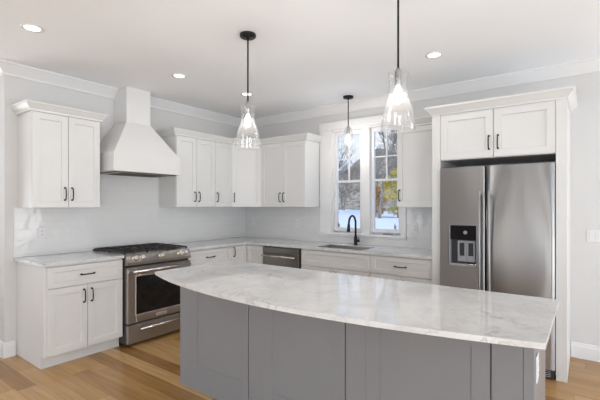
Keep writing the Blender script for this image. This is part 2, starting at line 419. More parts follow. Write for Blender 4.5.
# ---------------------------------------------------------------- window
win = bpy.data.objects.new('window_1', None); COL.objects.link(win); win.location = (2.065, 0, 1.045); struct(win)
def wp(name, m, mb, par=win): 
    if par is win: mb.v = [(x-2.065, y, z-1.045) for x, y, z in mb.v]
    return mb.build(name, m, par)
mb = MB(); CZ = 2.405
mb.box(1.405, WX0+.006, -.022, 0, 1.045, CZ, .002); mb.box(WX1-.006, 2.612, -.022, 0, 1.045, CZ, .002)
mb.box(1.395, 2.625, -.026, 0, CZ, 2.512, .003)
wp('casing', M['trim'], mb)
mb = MB().box(1.39, 2.62, -.05, .10, 1.022, 1.046, .004); wp('stool', M['trim'], mb)
mb = MB().box(1.405, 2.612, -.02, 0, .998, 1.022, .003); wp('apron', M['trim'], mb)
mb = MB()
mb.box(WX0, WX0+.02, 0, .15, 1.046, 2.40).box(WX1-.02, WX1, 0, .15, 1.046, 2.40).box(WX0, WX1, 0, .15, 2.38, 2.40).box(WX0, WX1, .1, .15, 1.046, 1.07)
wp('jamb', M['trim'], mb)
mb = MB().box(2.018, 2.13, .0, .13, 1.046, 2.38, .003); wp('mullion', M['trim'], mb)
for a, b in ((WX0+.02, 2.018), (2.13, WX1-.02)):
    mb = MB(); t = .042
    mb.box(a, a+t, .045, .09, 1.07, 2.38, .003).box(b-t, b, .045, .09, 1.07, 2.38, .003)
    mb.box(a+t, b-t, .045, .09, 1.07, 1.115, .003).box(a+t, b-t, .045, .09, 2.325, 2.38, .003)
    sash = wp('sash', M['trim'], mb)
    mb = MB().box(a+t, b-t, .052, .086, 1.705, 1.735, .003); mb.v = [(x-2.065, y, z-1.045) for x, y, z in mb.v]; mb.build('check_rail', M['trim'], sash)
    mb = MB().box((a+b)/2-.008, (a+b)/2+.008, .058, .08, 1.735, 2.325, .002).box(a+t, b-t, .058, .08, 2.005, 2.021, .002)
    mb.v = [(x-2.065, y, z-1.045) for x, y, z in mb.v]; mb.build('muntin', M['trim'], sash)
    mb = MB().box(a+t-.004, b-t+.004, .066, .071, 1.111, 2.329); mb.v = [(x-2.065, y, z-1.045) for x, y, z in mb.v]; mb.build('pane', M['pane'], sash)
for x in (1.668, 2.455):
    mb = MB().box(x-.012, x+.012, .028, .045, 1.12, 1.165, .004).tube([(x, .03, 1.155), (x+.006, .012, 1.185)], .005, 8)
    wp('sash_lock', M['greyplastic'], mb)
mb = MB().box(2.31, 2.43, .0, .04, 1.046, 1.062, .004).tube([(2.33, .0, 1.06), (2.40, -.012, 1.064)], .005, 8); wp('crank_handle', M['greyplastic'], mb)

# ================================================================= CABINETS
DOOR_T = .02
def pull(par, x, y, z, vertical=True, ln=.115):
    """bar pull with two feet, standing off a front facing -y"""
    h = ln/2; mb = MB(); so = .028
    def P(t, d): return (x, y-d, z+t) if vertical else (x+t, y-d, z)
    mb.tube([P(-h, 0), P(-h, so*.6), P(-h+.012, so), P(0, so*1.12), P(h-.012, so), P(h, so*.6), P(h, 0)], [.0065, .0055, .005, .0055, .005, .0055, .0065], 10)
    for t in (-h, h): mb.disc(P(t, 0), (0, -1, 0), .009, .004, 12)
    return mb.build('pull', M['black'], par, 'black curved bar pull')
def door(par, x0, x1, z0, z1, yf, hx=None, hz=None, st=.057):
    d = MB().shaker(x0, x1, z0, z1, yf, DOOR_T, st).build('door', M['cab'], par)
    if hx is not None: pull(d, hx, yf, hz, True)
    return d
def drawer(par, x0, x1, z0, z1, yf, handle=True, hx=None, rail=.045):
    d = MB().shaker(x0, x1, z0, z1, yf, DOOR_T, .057, rail=rail).build('drawer', M['cab'], par)
    if handle: pull(d, (x0+x1)/2 if hx is None else hx, yf, (z0+z1)/2, False)
    return d
UZ0, UZ1 = 1.385, 2.262
UCR = [(0, 2.255), (.019, 2.255), (.021, 2.275), (.031, 2.285), (.051, 2.312), (.061, 2.320), (.061, 2.334), (0, 2.334)]
def upper_doors(par, w, n, yf, hz=1.515, single=None):
    g = .0025; top = 2.25
    if n == 2:
        door(par, g, w/2-g, UZ0+.002, top, yf, w/2-.032, hz); door(par, w/2+g, w-g, UZ0+.002, top, yf, w/2+.032, hz)
    else: door(par, g, w-g, UZ0+.002, top, yf, .032 if single == 'L' else w-.032, hz)
# 1. left of the hood
UD = .325
c = thing('wall_cabinet', 'white two-door wall cabinet standing alone between the range hood and the open wall end', 'cabinet', (.0, -3.053, 0), PI/2)
Wc = .602
MB().box(0, Wc, -UD, -.001, UZ0, UZ1, .001).build('carcass', M['cab'], c)
upper_doors(c, Wc, 2, -UD-DOOR_T-.001)
MB().sweep([(-.001, -.001), (-.001, -UD-.001), (Wc+.001, -UD-.001), (Wc+.001, -.001)], UCR).build('cabinet_crown', M['cab'], c)
# 2. right of the hood
y = -1.54
c = thing('wall_cabinet', 'white two-door wall cabinet between the range hood and the narrow one-door cabinet', 'cabinet', (0, y, 0), PI/2)
Wc = .606
MB().box(0, Wc, -UD, -.001, UZ0, UZ1, .001).build('carcass', M['cab'], c); upper_doors(c, Wc, 2, -UD-DOOR_T-.001)
c = thing('wall_cabinet', 'narrow white one-door wall cabinet next to the diagonal corner cabinet', 'cabinet', (0, y+Wc+.001, 0), PI/2)
Wn = .306
MB().box(0, Wn, -UD, -.001, UZ0, UZ1, .001).build('carcass', M['cab'], c); upper_doors(c, Wn, 1, -UD-DOOR_T-.001, single='L')
# 3. diagonal corner cabinet
c = thing('corner_wall_cabinet', 'white diagonal wall cabinet with one door in the inside corner of the room', 'cabinet', (.32, -.32, 0), PI/4)
q = .626
pent = [(.001, -q), (UD, -q), (q, -UD), (q, -.001), (.001, -.001)]
R = Matrix.Rotation(-PI/4, 2)
pl = [tuple(R @ (Vector(p)-Vector((.32, -.32)))) for p in pent]
MB().prism(pl, UZ0, UZ1).build('carcass', M['cab'], c)
dw = (q-UD)*math.sqrt(2); yl = pl[1][1]
door(c, -dw/2+.012, dw/2-.012, UZ0+.002, 2.25, yl-DOOR_T-.001, -dw/2+.045, 1.515)
# 4. back wall, left of the window
c = thing('wall_cabinet', 'white two-door wall cabinet on the window wall, between corner cabinet and window', 'cabinet', (q+.001, 0, 0), 0)
Wb = 1.392-q
MB().box(0, Wb, -UD, -.001, UZ0, UZ1, .001).build('carcass', M['cab'], c); upper_doors(c, Wb, 2, -UD-DOOR_T-.001)
o = MB().sweep([(.001, y-.001), (UD+.001, y-.001), (UD+.001, -q), (q, -UD-.001), (1.394, -UD-.001), (1.394, -.001)], UCR).build('cabinet_crown_moulding', M['cab'])
tag(o, 'long white crown moulding running round the corner on top of the wall cabinets', 'moulding')
# 5. right of the window
c = thing('wall_cabinet', 'white single-door wall cabinet between the window and the fridge surround', 'cabinet', (2.636, 0, 0), 0)
Wr = .488
MB().box(0, Wr, -UD, -.001, UZ0, UZ1, .001).build('carcass', M['cab'], c); upper_doors(c, Wr, 1, -UD-DOOR_T-.001, single='L')
MB().sweep([(0, -.027), (0, -UD-.001), (Wr-.002, -UD-.001)], UCR).build('cabinet_crown', M['cab'], c)

# ---- base cabinets
BF = -.61; BY = BF-DOOR_T-.001; CT = .886
def base(label, loc, rz, w, rows, ends=(False, False), open_top=False):
    c = thing('base_cabinet', label, 'cabinet', loc, rz)
    mb = MB()
    if open_top:                                # room for the sink bowl
        mb.box(0, w, BF, -.01, .105, .68, .001).box(0, w, BF, BF+.02, .68, CT).box(0, .018, BF+.02, -.01, .68, CT).box(w-.018, w, BF+.02, -.01, .68, CT)
    else: mb.box(0, w, BF, -.01, .105, CT, .001)
    mb.build('carcass', M['cab'], c)
    MB().box(0, w, BF+.055, -.01, 0, .105).build('toe_kick', M['cab'], c)
    for i, e in enumerate(ends):
        if e:
            x0, x1 = (-.018, -.0005) if i == 0 else (w+.0005, w+.018)
            mb = MB(); pf = [(BF, .105), (BF, CT), (-.003, CT), (-.003, 0), (BF+.055, 0), (BF+.055, .105)]
            n = len(pf); mb.add([(x, a, b) for x in (x0, x1) for a, b in pf], [tuple(range(n)), tuple(reversed(range(n, 2*n)))]+[(k, k+n, (k+1) % n+n, (k+1) % n) for k in range(n)])
            mb.build('end_panel', M['cab'], c)
    g = .0025
    for kind, z0, z1, arg in rows:
        if kind == 'drawer': drawer(c, g, w-g, z0, z1, BY, True)
        elif kind == 'front': drawer(c, g, w-g, z0, z1, BY, False)
        elif kind == 'doors':
            door(c, g, w/2-g, z0, z1, BY, w/2-.034, z1-.10); door(c, w/2+g, w-g, z0, z1, BY, w/2+.034, z1-.10)
    return c
RY0, RY1 = -2.364, -1.602                        # the range
base('white base cabinet under the short countertop with one drawer over two doors', (0, -3.042, 0), PI/2, 3.042+RY0-.006, [('drawer', .69, .872, 0), ('doors', .112, .684, 0)], (True, False))
base('white base cabinet between the range and the corner cabinet, mostly hidden behind the island', (0, RY1+.006, 0), PI/2, -RY1-.006-.918, [('drawer', .69, .872, 0), ('doors', .112, .684, 0)])
# corner base
c = thing('corner_base_cabinet', 'white L-shaped base cabinet in the corner with two narrow doors meeting at right angles', 'cabinet', (.45, -.45, 0), 0)
def sh(p): return (p[0]-.45, p[1]+.45)
pl = [(.01, -.917), (.61, -.917), (.61, -.61), (.917, -.61), (.917, -.01), (.01, -.01)]
MB().prism([sh(p) for p in pl], .105, CT).build('carcass', M['cab'], c)
pl = [(.01, -.917), (.575, -.917), (.575, -.575), (.917, -.575), (.917, -.01), (.01, -.01)]
MB().prism([sh(p) for p in pl], 0, .105).build('toe_kick', M['cab'], c)
d1 = MB().shaker(.634, .914, .112, .872, BY, DOOR_T, .057); d1.v = [(x-.45, yy+.45, z) for x, yy, z in d1.v]; d1.build('door', M['cab'], c)
d2 = MB().shaker(-.914, -.634, .112, .872, BY, DOOR_T, .057); d2.v = [(-yy-.45, x+.45, z) for x, yy, z in d2.v]; d2 = d2.build('door', M['cab'], c)
pm = MB(); so = .028; px = .631
pts = [(px, -.875, .745), (px+.017, -.875, .745), (px+.028, -.875, .757), (px+.031, -.875, .8025), (px+.028, -.875, .848), (px+.017, -.875, .86), (px, -.875, .86)]
pm.tube([(a-.45, b+.45, z) for a, b, z in pts], .0055, 10); pm.build('pull', M['black'], d2, 'black curved bar pull')
# back wall run
base('wide white sink base cabinet under the window with a plain drawer front', (1.538, 0, 0), 0, .912, [('front', .69, .872, 0), ('doors', .112, .684, 0)], open_top=True)
base('white drawer base cabinet between the sink cabinet and the fridge surround', (2.452, 0, 0), 0, 3.127-2.452, [('drawer', .69, .872, 0), ('doors', .112, .684, 0)])

# ---------------------------------------------------------------- countertops
CF = .655
o = MB().prism([(.009, -3.09), (CF, -3.09), (CF, RY0-.004), (.009, RY0-.004)], CT+.001, .914, .003).build('countertop', M['quartz'])
tag(o, 'short veined white quartz countertop on a single base cabinet beside the range', 'countertop')
# long L with a sink cut-out
SX0, SX1, SY0, SY1 = 1.69, 2.33, -.575, -.20
bm = bmesh.new()
outer = [(.009, RY1+.004), (CF, RY1+.004), (CF, -CF), (SX0, -CF), (SX1, -CF), (3.126, -CF), (3.126, -.009), (SX1, -.009), (SX0, -.009), (.009, -.009)]
def lq(mb, z0, z1):
    quads = [[(.009, RY1+.004), (CF, RY1+.004), (CF, -CF), (.009, -CF)], [(.009, -CF), (CF, -CF), (CF, -.009), (.009, -.009)],
             [(CF, -CF), (SX0, -CF), (SX0, SY0), (CF, SY0)], [(CF, SY0), (SX0, SY0), (SX0, SY1), (CF, SY1)], [(CF, SY1), (SX0, SY1), (SX0, -.009), (CF, -.009)],
             [(SX0, -CF), (SX1, -CF), (SX1, SY0), (SX0, SY0)], [(SX0, SY1), (SX1, SY1), (SX1, -.009), (SX0, -.009)],
             [(SX1, -CF), (3.126, -CF), (3.126, SY0), (SX1, SY0)], [(SX1, SY0), (3.126, SY0), (3.126, SY1), (SX1, SY1)], [(SX1, SY1), (3.126, SY1), (3.126, -.009), (SX1, -.009)]]
    for q_ in quads: mb.add([(x, yy, z1) for x, yy in q_], [(0, 1, 2, 3)]); mb.add([(x, yy, z0) for x, yy in q_], [(3, 2, 1, 0)])
    def side(a, b): mb.add([(*a, z0), (*b, z0), (*b, z1), (*a, z1)], [(0, 1, 2, 3)])
    for i in range(len(outer)): side(outer[i], outer[(i+1) % len(outer)])
    hole = [(SX0, SY0), (SX0, SY1), (SX1, SY1), (SX1, SY0)]
    for i in range(4): side(hole[i], hole[(i+1) % 4])
    return mb
bm.free()
mb = lq(MB(), CT+.001, .914)
o = mb.build('countertop', M['quartz'])
b_ = bmesh.new(); b_.from_mesh(o.data); bmesh.ops.remove_doubles(b_, verts=b_.verts[:], dist=1e-4); bmesh.ops.recalc_face_normals(b_, faces=b_.faces[:]); b_.to_mesh(o.data); b_.free()
tag(o, 'long L-shaped veined white quartz countertop running from the range round the corner past the sink', 'countertop')

# sink and faucet
sk = thing('sink', 'stainless steel undermount sink set in the countertop below the window', 'sink', ((SX0+SX1)/2, (SY0+SY1)/2, .70))
hx, hy = (SX1-SX0)/2-.0015, (SY1-SY0)/2-.0015
mb = MB(); t = .004
def rr(hx, hy, z, r=.03, n=4):
    out = []
    for cxs, cys, a0 in ((1, 1, 0), (-1, 1, PI/2), (-1, -1, PI), (1, -1, 3*PI/2)):
        for k in range(n+1): a = a0+PI/2*k/n; out.append((cxs*(hx-r)+r*math.cos(a), cys*(hy-r)+r*math.sin(a), z))
    return out
rings = [rr(hx, hy, .205, .004), rr(hx, hy, .03, .02), rr(hx-.02, hy-.02, .005, .03), rr(.05, .05, 0, .045), rr(.05, .05, -.004, .045), rr(hx-.016, hy-.016, 0, .03), rr(hx-.0, hy-.0, .025, .02)]
mb_v = [p for r_ in rings for p in r_]; k = len(rings[0]); fs = []
for i in range(4-1):
    for j in range(k): fs.append((i*k+j, i*k+(j+1) % k, (i+1)*k+(j+1) % k, (i+1)*k+j))
fs.append(tuple(3*k+j for j in range(k)))
mb.add(mb_v[:4*k], fs); mb.build('basin', M['sink'], sk)
MB().lathe([(0, .006), (.03, .006), (.042, .004), (.042, .001), (0, .001)], 24).build('drain', M['chrome'], sk)
fc = thing('faucet', 'matte black gooseneck kitchen faucet standing behind the sink', 'faucet', (2.0, -.115, .914))
MB().lathe([(0, 0), (.027, 0), (.027, .006), (.022, .012), (.022, .10), (.018, .106), (0, .106)], 24).build('base', M['black'], fc)
pts = [(0, 0, .10), (0, 0, .27)]+[(0, -.085+.085*math.cos(a), .27+.095*math.sin(a)) for a in [PI*k/12 for k in range(1, 12)]]+[(0, -.172, .255)]
MB().tube(pts, .0125, 14).build('gooseneck', M['black'], fc)
MB().tube([(0, -.171, .262), (0, -.178, .20), (0, -.181, .172)], [.016, .019, .022], 16).build('spray_head', M['black'], fc)
mb = MB().tube([(.02, 0, .055), (.05, 0, .055)], .017, 16).tube([(.043, 0, .06), (.052, -.01, .10)], [.007, .005], 10); mb.build('lever', M['black'], fc)

# ================================================================= RANGE
rg = thing('range', 'stainless steel slide-in gas range between the white base cabinets', 'stove', (0, (RY0+RY1)/2, 0), PI/2)
w = .379
MB().box(-w, w, -.655, -.012, .03, .907, .002).build('body', M['plastic'], rg)
for sx in (-.33, .33):
    for sy in (-.58, -.1): MB().tube([(sx, sy, 0), (sx, sy, .03)], .015, 10).build('foot', M['plastic'], rg)
MB().box(-w, w, -.655, -.012, .908, .918, .002).build('cooktop', M['steel_h'], rg)
# sloping control panel
pf = [(-.655, .914), (-.668, .916), (-.70, .840), (-.70, .812), (-.655, .812)]
mb = MB(); n = len(pf)
mb.add([(x, a, b) for x in (-w, w) for a, b in pf], [tuple(range(n)), tuple(reversed(range(n, 2*n)))]+[(i, i+n, (i+1) % n+n, (i+1) % n) for i in range(n)])
cp = mb.build('control_panel', M['steel_h'], rg)
nd = Vector((0, -.083, .032)).normalized()
for x in (-.295, -.215, .005, .235, .305):
    p = Vector((x, -.685, .876))
    kb = thing_knob = MB().tube([p-nd*.004, p+nd*.006, p+nd*.008, p+nd*.036, p+nd*.04], [.030, .030, .024, .022, .019], 20).build('knob', M['chrome'], cp)
# burners and grates
for bx, by_, br in ((-.24, -.50, .048), (.24, -.50, .042), (-.24, -.19, .036), (.24, -.19, .048), (0, -.345, .055)):
    mb = MB().lathe([(0, .0), (br*1.25, 0), (br*1.25, .006), (br, .009), (br, .016), (br*.9, .019), (0, .019)], 20, (bx, by_, .918)); mb.build('burner', M['iron'], rg)
for gx in (-.248, 0, .248):
    mb = MB(); a, b = gx-.121, gx+.121; zt = .945
    for x in (a, b): mb.box(x-.007, x+.007, -.635, -.04, .930, zt, .002)
    for yy in (-.635, -.04, -.345): mb.box(a, b, yy-.007, yy+.007, .930, zt, .002)
    for yy in (-.50, -.19):
        mb.box(a, b, yy-.006, yy+.006, .934, zt+.004, .002); mb.box(gx-.006, gx+.006, yy-.125, yy+.125, .934, zt+.004, .002)
        for s_ in (-1, 1):
            mb.tube([(gx-.1, yy-.1*s_, .942), (gx+.1, yy+.1*s_, .942)], .005, 6)
    for x in (a, b):
        for yy in (-.63, -.345, -.045): mb.box(x-.007, x+.007, yy-.007, yy+.007, .918, .932)
    mb.build('grate', M['iron'], rg)
MB().box(-w, w, -.06, -.012, .918, .936, .003).build('rear_vent', M['iron'], rg)
# oven door: steel frame round a dark window
def frame(mb, x0, x1, z0, z1, y0, y1, l, r, b, t, c=.003):
    mb.box(x0, x0+l, y0, y1, z0, z1, c).box(x1-r, x1, y0, y1, z0, z1, c).box(x0+l, x1-r, y0, y1, z0, z0+b, c).box(x0+l, x1-r, y0, y1, z1-t, z1, c); return mb
od = frame(MB(), -w+.004, w-.004, .236, .787, -.70, -.657, .092, .092, .080, .095).build('oven_door', M['steel_h'], rg)
MB().box(-w+.097, w-.097, -.696, -.664, .310, .699, .001).build('oven_window', M['blackglass'], od)
frame(MB(), -w+.086, w-.086, .304, .705, -.703, -.6965, .007, .007, .007, .007, .001).build('window_bezel', M['chrome'], od)
def bar_handle(par, x0, x1, y, z, so, r, m, vertical=False):
    mb = MB(); 
    P = (lambda t, d: (t, y-d, z)) if not vertical else (lambda t, d: (z, y-d, t))
    mb.tube([P(x0, so), P(x1, so)], r, 16)
    for t in (x0+.03, x1-.03): mb.tube([P(t, 0), P(t, so)], r*.75, 12)
    return mb.build('handle', m, par)
bar_handle(od, -w+.04, w-.04, -.70, .752, .048, .013, M['chrome'])
bd = MB().box(-.062, .062, -.704, -.6995, .257, .285, .004).build('badge', M['badge'], od)
MB().box(-.05, .05, -.7052, -.704, .268, .274, .0003).build('badge_lettering', M['greyplastic'], bd)
wd = MB().box(-w+.004, w-.004, -.70, -.657, .036, .219, .004).build('warming_drawer', M['steel_h'], rg)
bar_handle(wd, -w+.12, w-.06, -.70, .172, .035, .010, M['chrome'])

# ---------------------------------------------------------------- range hood
hd = thing('range_hood', 'white painted range hood with tapered body and square chimney above the range', 'range hood', (0, -1.995, 1.75), PI/2)
hw, hdp = .395, .50
mb = MB().box(-hw, hw, -hdp, -.009, .008, .205, .003); mb.build('apron_band', M['hood'], hd)
mb = MB(); cw, cd, co = .146, .255, .023; k = .006
lo = [(-hw+k, -hdp+k), (hw-k, -hdp+k), (hw-k, -.009), (-hw+k, -.009)]; hi = [(co-cw, -cd), (co+cw, -cd), (co+cw, -.009), (co-cw, -.009)]
vs = [(x, yy, .205) for x, yy in lo]+[(x, yy, .575) for x, yy in hi]
mb.add(vs, [(3, 2, 1, 0), (4, 5, 6, 7)]+[(i, (i+1) % 4, 4+(i+1) % 4, 4+i) for i in range(4)]); mb.build('tapered_body', M['hood'], hd)
MB().box(co-cw, co+cw, -cd, -.001, .5755, H-1.75-.001, .002).build('chimney', M['hood'], hd)
mb = MB().box(-hw+.03, hw-.03, -hdp+.03, -.03, -.004, .0075, .002)
fi = mb.build('insert_liner', M['steel_h'], hd)
MB().box(-.26, .26, -.42, -.12, -.008, -.004, .001).build('filter', M['dark'], fi)

# ---------------------------------------------------------------- dishwasher
dwh = thing('dishwasher', 'stainless steel dishwasher under the countertop next to the corner cabinet', 'dishwasher', (1.228, 0, 0))
w2 = .302
MB().box(-w2, w2, -.60, -.03, .10, .88, .002).build('tub_body', M['plastic'], dwh)
MB().box(-w2, w2, -.56, -.03, 0, .10, .002).build('toe_kick', M['plastic'], dwh)
dd = MB().box(-w2+.002, w2-.022, -.642, -.601, .112, .79, .004).build('door', M['steel_dw'], dwh)
MB().box(-w2+.002, w2-.022, -.642, -.601, .795, .872, .004).build('control_strip', M['steel_dw'], dwh)
bar_handle(dd, -w2+.02, w2-.05, -.642, .765, .04, .011, M['chrome'])
MB().box(w2-.020, w2, -.635, -.601, .112, .872, .001).build('side_filler', M['plastic'], dwh)

# ================================================================= FRIDGE + SURROUND
FX0, FX1 = 3.13, 4.195; PF = -.685
fs_ = thing('fridge_surround', 'tall white cabinet surround with side panels and two doors above the fridge', 'cabinet', ((FX0+FX1)/2, 0, 0))
cx = (FX0+FX1)/2; hw3 = (FX1-FX0)/2
MB().box(-hw3, -hw3+.075, PF, -.001, 0, 2.262, .001).build('side_panel', M['cab'], fs_)
MB().box(hw3-.075, hw3, PF, -.001, 0, 2.262, .001).build('side_panel', M['cab'], fs_)
MB().box(-hw3+.0755, hw3-.0755, PF+.022, -.001, 1.828, 2.262, .001).build('carcass', M['cab'], fs_)
dx0, dx1 = -hw3+.078, hw3-.078
door(fs_, dx0, -.0025, 1.833, 2.252, PF+.001, -.036, 1.96, .062); door(fs_, .0025, dx1, 1.833, 2.252, PF+.001, .036, 1.96, .062)
MB().sweep([(-hw3, -.41), (-hw3, PF), (hw3, PF), (hw3, -.001)], [(.0005, 2.255), (.006, 2.255), (.008, 2.27), (.018, 2.28), (.044, 2.312), (.054, 2.32), (.054, 2.336), (.0005, 2.336)]).build('cabinet_crown', M['cab'], fs_)

fr = thing('refrigerator', 'stainless steel side-by-side refrigerator with a water dispenser', 'refrigerator', (cx, 0, 0))
fx0, fx1 = 3.222-cx, 4.116-cx; fd = -.672
MB().box(fx0+.004, fx1-.004, fd, -.04, .03, 1.745, .004).build('body', M['dark'], fr)
for sx in (fx0+.06, fx1-.06):
    for sy in (-.62, -.12): MB().tube([(sx, sy, 0), (sx, sy, .03)], .02, 10).build('foot', M['plastic'], fr)
mb = MB().box(fx0+.01, fx1-.01, fd-.03, fd-.001, .012, .085, .003)
gr = mb.build('toe_grille', M['plastic'], fr)
for i in range(4): MB().box(fx0+.03, fx1-.03, fd-.033, fd-.030, .022+i*.015, .029+i*.015, .001).build('grille_slat', M['greyplastic'], gr)
sp_ = 3.608-cx
DY0, DY1 = fd-.075, fd-.002
def curved_door(x0, x1, z0, z1, bow=.004, holes=None):
    """door slab with a gently crowned front and rounded vertical edges"""
    mb = MB(); n = 14; pts = []
    for i in range(n+1):
        t = i/n; x = x0+(x1-x0)*t; e = min(t, 1-t)*(x1-x0); rr_ = .006
        y_ = DY0 - bow*(1-(2*t-1)**2) + (rr_-math.sqrt(max(0, rr_**2-(rr_-e)**2)) if e < rr_ else 0)
        pts.append((x, y_))
    poly = pts+[(x1, DY1), (x0, DY1)]
    return mb, poly
mb, poly = curved_door(sp_+.005, fx1, .095, 1.75)
def extr(mb, poly, z0, z1, smooth=True):
    n = len(poly)
    vs = [(x, yy, z0) for x, yy in poly]+[(x, yy, z1) for x, yy in poly]
    mb.add(vs, [tuple(reversed(range(n))), tuple(range(n, 2*n))])
    o = len(mb.v)-2*n
    for i in range(n):
        mb.f.append((o+i, o+(i+1) % n, o+n+(i+1) % n, o+n+i)); mb.sm.append(i < n-3)
    return mb
rd = extr(mb, poly, .095, 1.75).build('fridge_door', M['steel'], fr)
# left door is built round the dispenser recess
ax0, ax1, az0, az1 = 3.306-cx, 3.548-cx, .862, 1.232
mb = MB()
mb.box(fx0, ax0, DY0-.004, DY1, .095, 1.75, .005).box(ax1, sp_-.005, DY0-.004, DY1, .095, 1.75, .005)
mb.box(ax0-.004, ax1+.004, DY0-.004, DY1, .095, az0, .0).box(ax0-.004, ax1+.004, DY0-.004, DY1, az1, 1.75, .0)
mb.box(ax0-.004, ax1+.004, DY0+.055, DY1, az0, az1)
ld = mb.build('freezer_door', M['steel'], fr)
ds = frame(MB(), ax0, ax1, az0, az1, DY0-.008, DY0+.05, .01, .01, .012, .004, .002).build('dispenser', M['greyplastic'], ld)
MB().box(ax0+.0105, ax1-.0105, DY0-.007, DY0+.04, 1.10, az1-.0045, .002).build('control_display', M['blackglass'], ds)
MB().box(ax0+.0105, ax1-.0105, DY0+.040, DY0+.05, az0+.0125, 1.099).build('recess_back', M['plastic'], ds)
frame(MB(), ax0+.07, ax0+.142, az0+.04, 1.09, DY0+.015, DY0+.039, .014, .014, .05, .02, .002).build('paddle', M['greyplastic'], ds)
mb = frame(MB(), ax0+.145, ax0+.217, az0+.04, 1.09, DY0+.015, DY0+.039, .014, .014, .05, .02, .002); mb.build('paddle', M['greyplastic'], ds)
MB().box(ax0+.012, ax1-.012, DY0-.006, DY0+.038, az0+.0125, az0+.022, .002).build('drip_tray', M['chrome'], ds)
MB().tube([((ax0+ax1)/2+.02, DY0-.012, 1.165), ((ax0+ax1)/2+.02, DY0-.006, 1.165)], .016, 16).build('dial', M['greyplastic'], ds)
bar_handle(ld, .42, 1.53, DY0-.004, sp_-.036, .05, .012, M['steel'], True)
bar_handle(rd, .42, 1.53, DY0-.002, sp_+.040, .05, .012, M['steel'], True)

# ================================================================= ISLAND
IX0, IX1, IYF, IYB, IZ = 1.735, 4.150, -2.515, -2.012, .890
il = thing('kitchen_island', 'large grey panelled kitchen island in the middle of the room', 'kitchen island', ((IX0+IX1)/2, (IYF+IYB)/2, 0))
ox, oy = (IX0+IX1)/2, (IYF+IYB)/2
def lo_(mb): mb.v = [(x-ox, yy-oy, z) for x, yy, z in mb.v]; return mb
lo_(MB().box(IX0, IX1, IYF+.02, IYB, 0, IZ, .001)).build('carcass', M['grey'], il)
segs = [(IX0, 2.482), (2.482, 3.234), (3.234, 3.983)]
for a, b in segs:
    lo_(MB().box(a+.0005, a+.126, IYF+.002, IYF+.0195, 0, IZ-.001, .002)).build('filler_strip', M['grey'], il)
    mb = MB().shaker(a+.127, b-.006, .0, IZ-.001, IYF, .0195, .078, .007, rail=.125)
    # taller bottom rail
    for i in range(len(mb.v)):
        x, yy, z = mb.v[i]
        if i >= 12 and z < .3: mb.v[i] = (x, yy, z+.07)
    lo_(mb).build('back_panel', M['grey'], il)
lo_(MB().box(3.9835, 4.108, IYF+.002, IYF+.0195, 0, IZ-.001, .002)).build('filler_strip', M['grey'], il)
lo_(MB().box(4.1085, IX1, IYF-.001, IYF+.0195, 0, IZ-.001, .002)).build('corner_post', M['grey'], il)
# doors on the working side
n = 4; wdt = (IX1-IX0-.02)/n
for i in range(n):
    a = IX0+.01+i*wdt
    mb = MB().shaker(-a-wdt+.003, -a-.003, .11, .87, -.0, .02, .057); mb.v = [(-x-ox, IYB+.0205-yy-oy, z) for x, yy, z in mb.v]
    mb.build('door', M['grey'], il)
# bow-fronted top
P3 = [(1.735, -2.735), (2.3, -2.893), (3.1, -2.955), (4.21, -2.785)]
def bow(x):
    r = 0
    for i in range(4):
        t = P3[i][1]
        for j in range(4):
            if j != i: t *= (x-P3[j][0])/(P3[i][0]-P3[j][0])
        r += t
    return r
poly = [(4.21, -1.978), (1.735, -1.978)]+[(1.735+2.475*i/40, bow(1.735+2.475*i/40)) for i in range(41)]
poly = [(x-ox, yy-oy) for x, yy in poly]
it = MB().prism(poly, IZ+.001, .914, .0014).build('island_countertop', M['quartz']); it.location = (ox, oy, 0)
tag(it, 'large veined white quartz island top with a bowed front edge', 'countertop')

# ================================================================= OUTLETS AND SWITCHES
def outlet(label, loc, rz, gangs=1, kind='outlet', group=None):
    nm = 'wall_outlet' if kind == 'outlet' else 'light_switch'
    o = thing(nm, label, 'outlet' if kind == 'outlet' else 'light switch', loc, rz, group)
    wdt = .035+(gangs-1)*.023
    MB().box(-wdt, wdt, -.006, 0, -.057, .057, .002).build('cover_plate', M['outlet'], o)
    for g in range(gangs):
        x = (g-(gangs-1)/2)*.046
        if kind == 'outlet':
            r_ = MB().box(x-.0165, x+.0165, -.009, -.006, -.033, .033, .002).build('receptacle', M['outlet'], o)
            for z in (-.018, .018):
                for xx in (x-.0065, x+.0065): MB().box(xx-.0016, xx+.0016, -.0095, -.009, z-.005, z+.005).build('slot', M['slot'], r_)
        else:
            MB().box(x-.0165, x+.0165, -.011, -.006, -.033, .033, .003).build('rocker', M['outlet'], o)
    return o
outlet('white wall outlet in the tile under the lone two-door wall cabinet', (.0085, -2.855, 1.136), PI/2)
outlet('white wall outlet in the tile on the window wall, nearest the room corner', (.17, -.0085, 1.16), 0)
outlet('white wall outlet in the tile above the dishwasher', (1.02, -.0085, 1.155), 0)
outlet('white wall outlet in the tile between the window and the fridge surround', (2.715, -.0085, 1.144), 0)
outlet('wide white triple rocker switch on the bare wall beside the fridge surround', (4.40, -.0005, 1.13), 0, 3, 'switch')
outlet('small white outlet on the narrow end of the grey island', (IX1+.0005, -2.45, .70), PI/2)

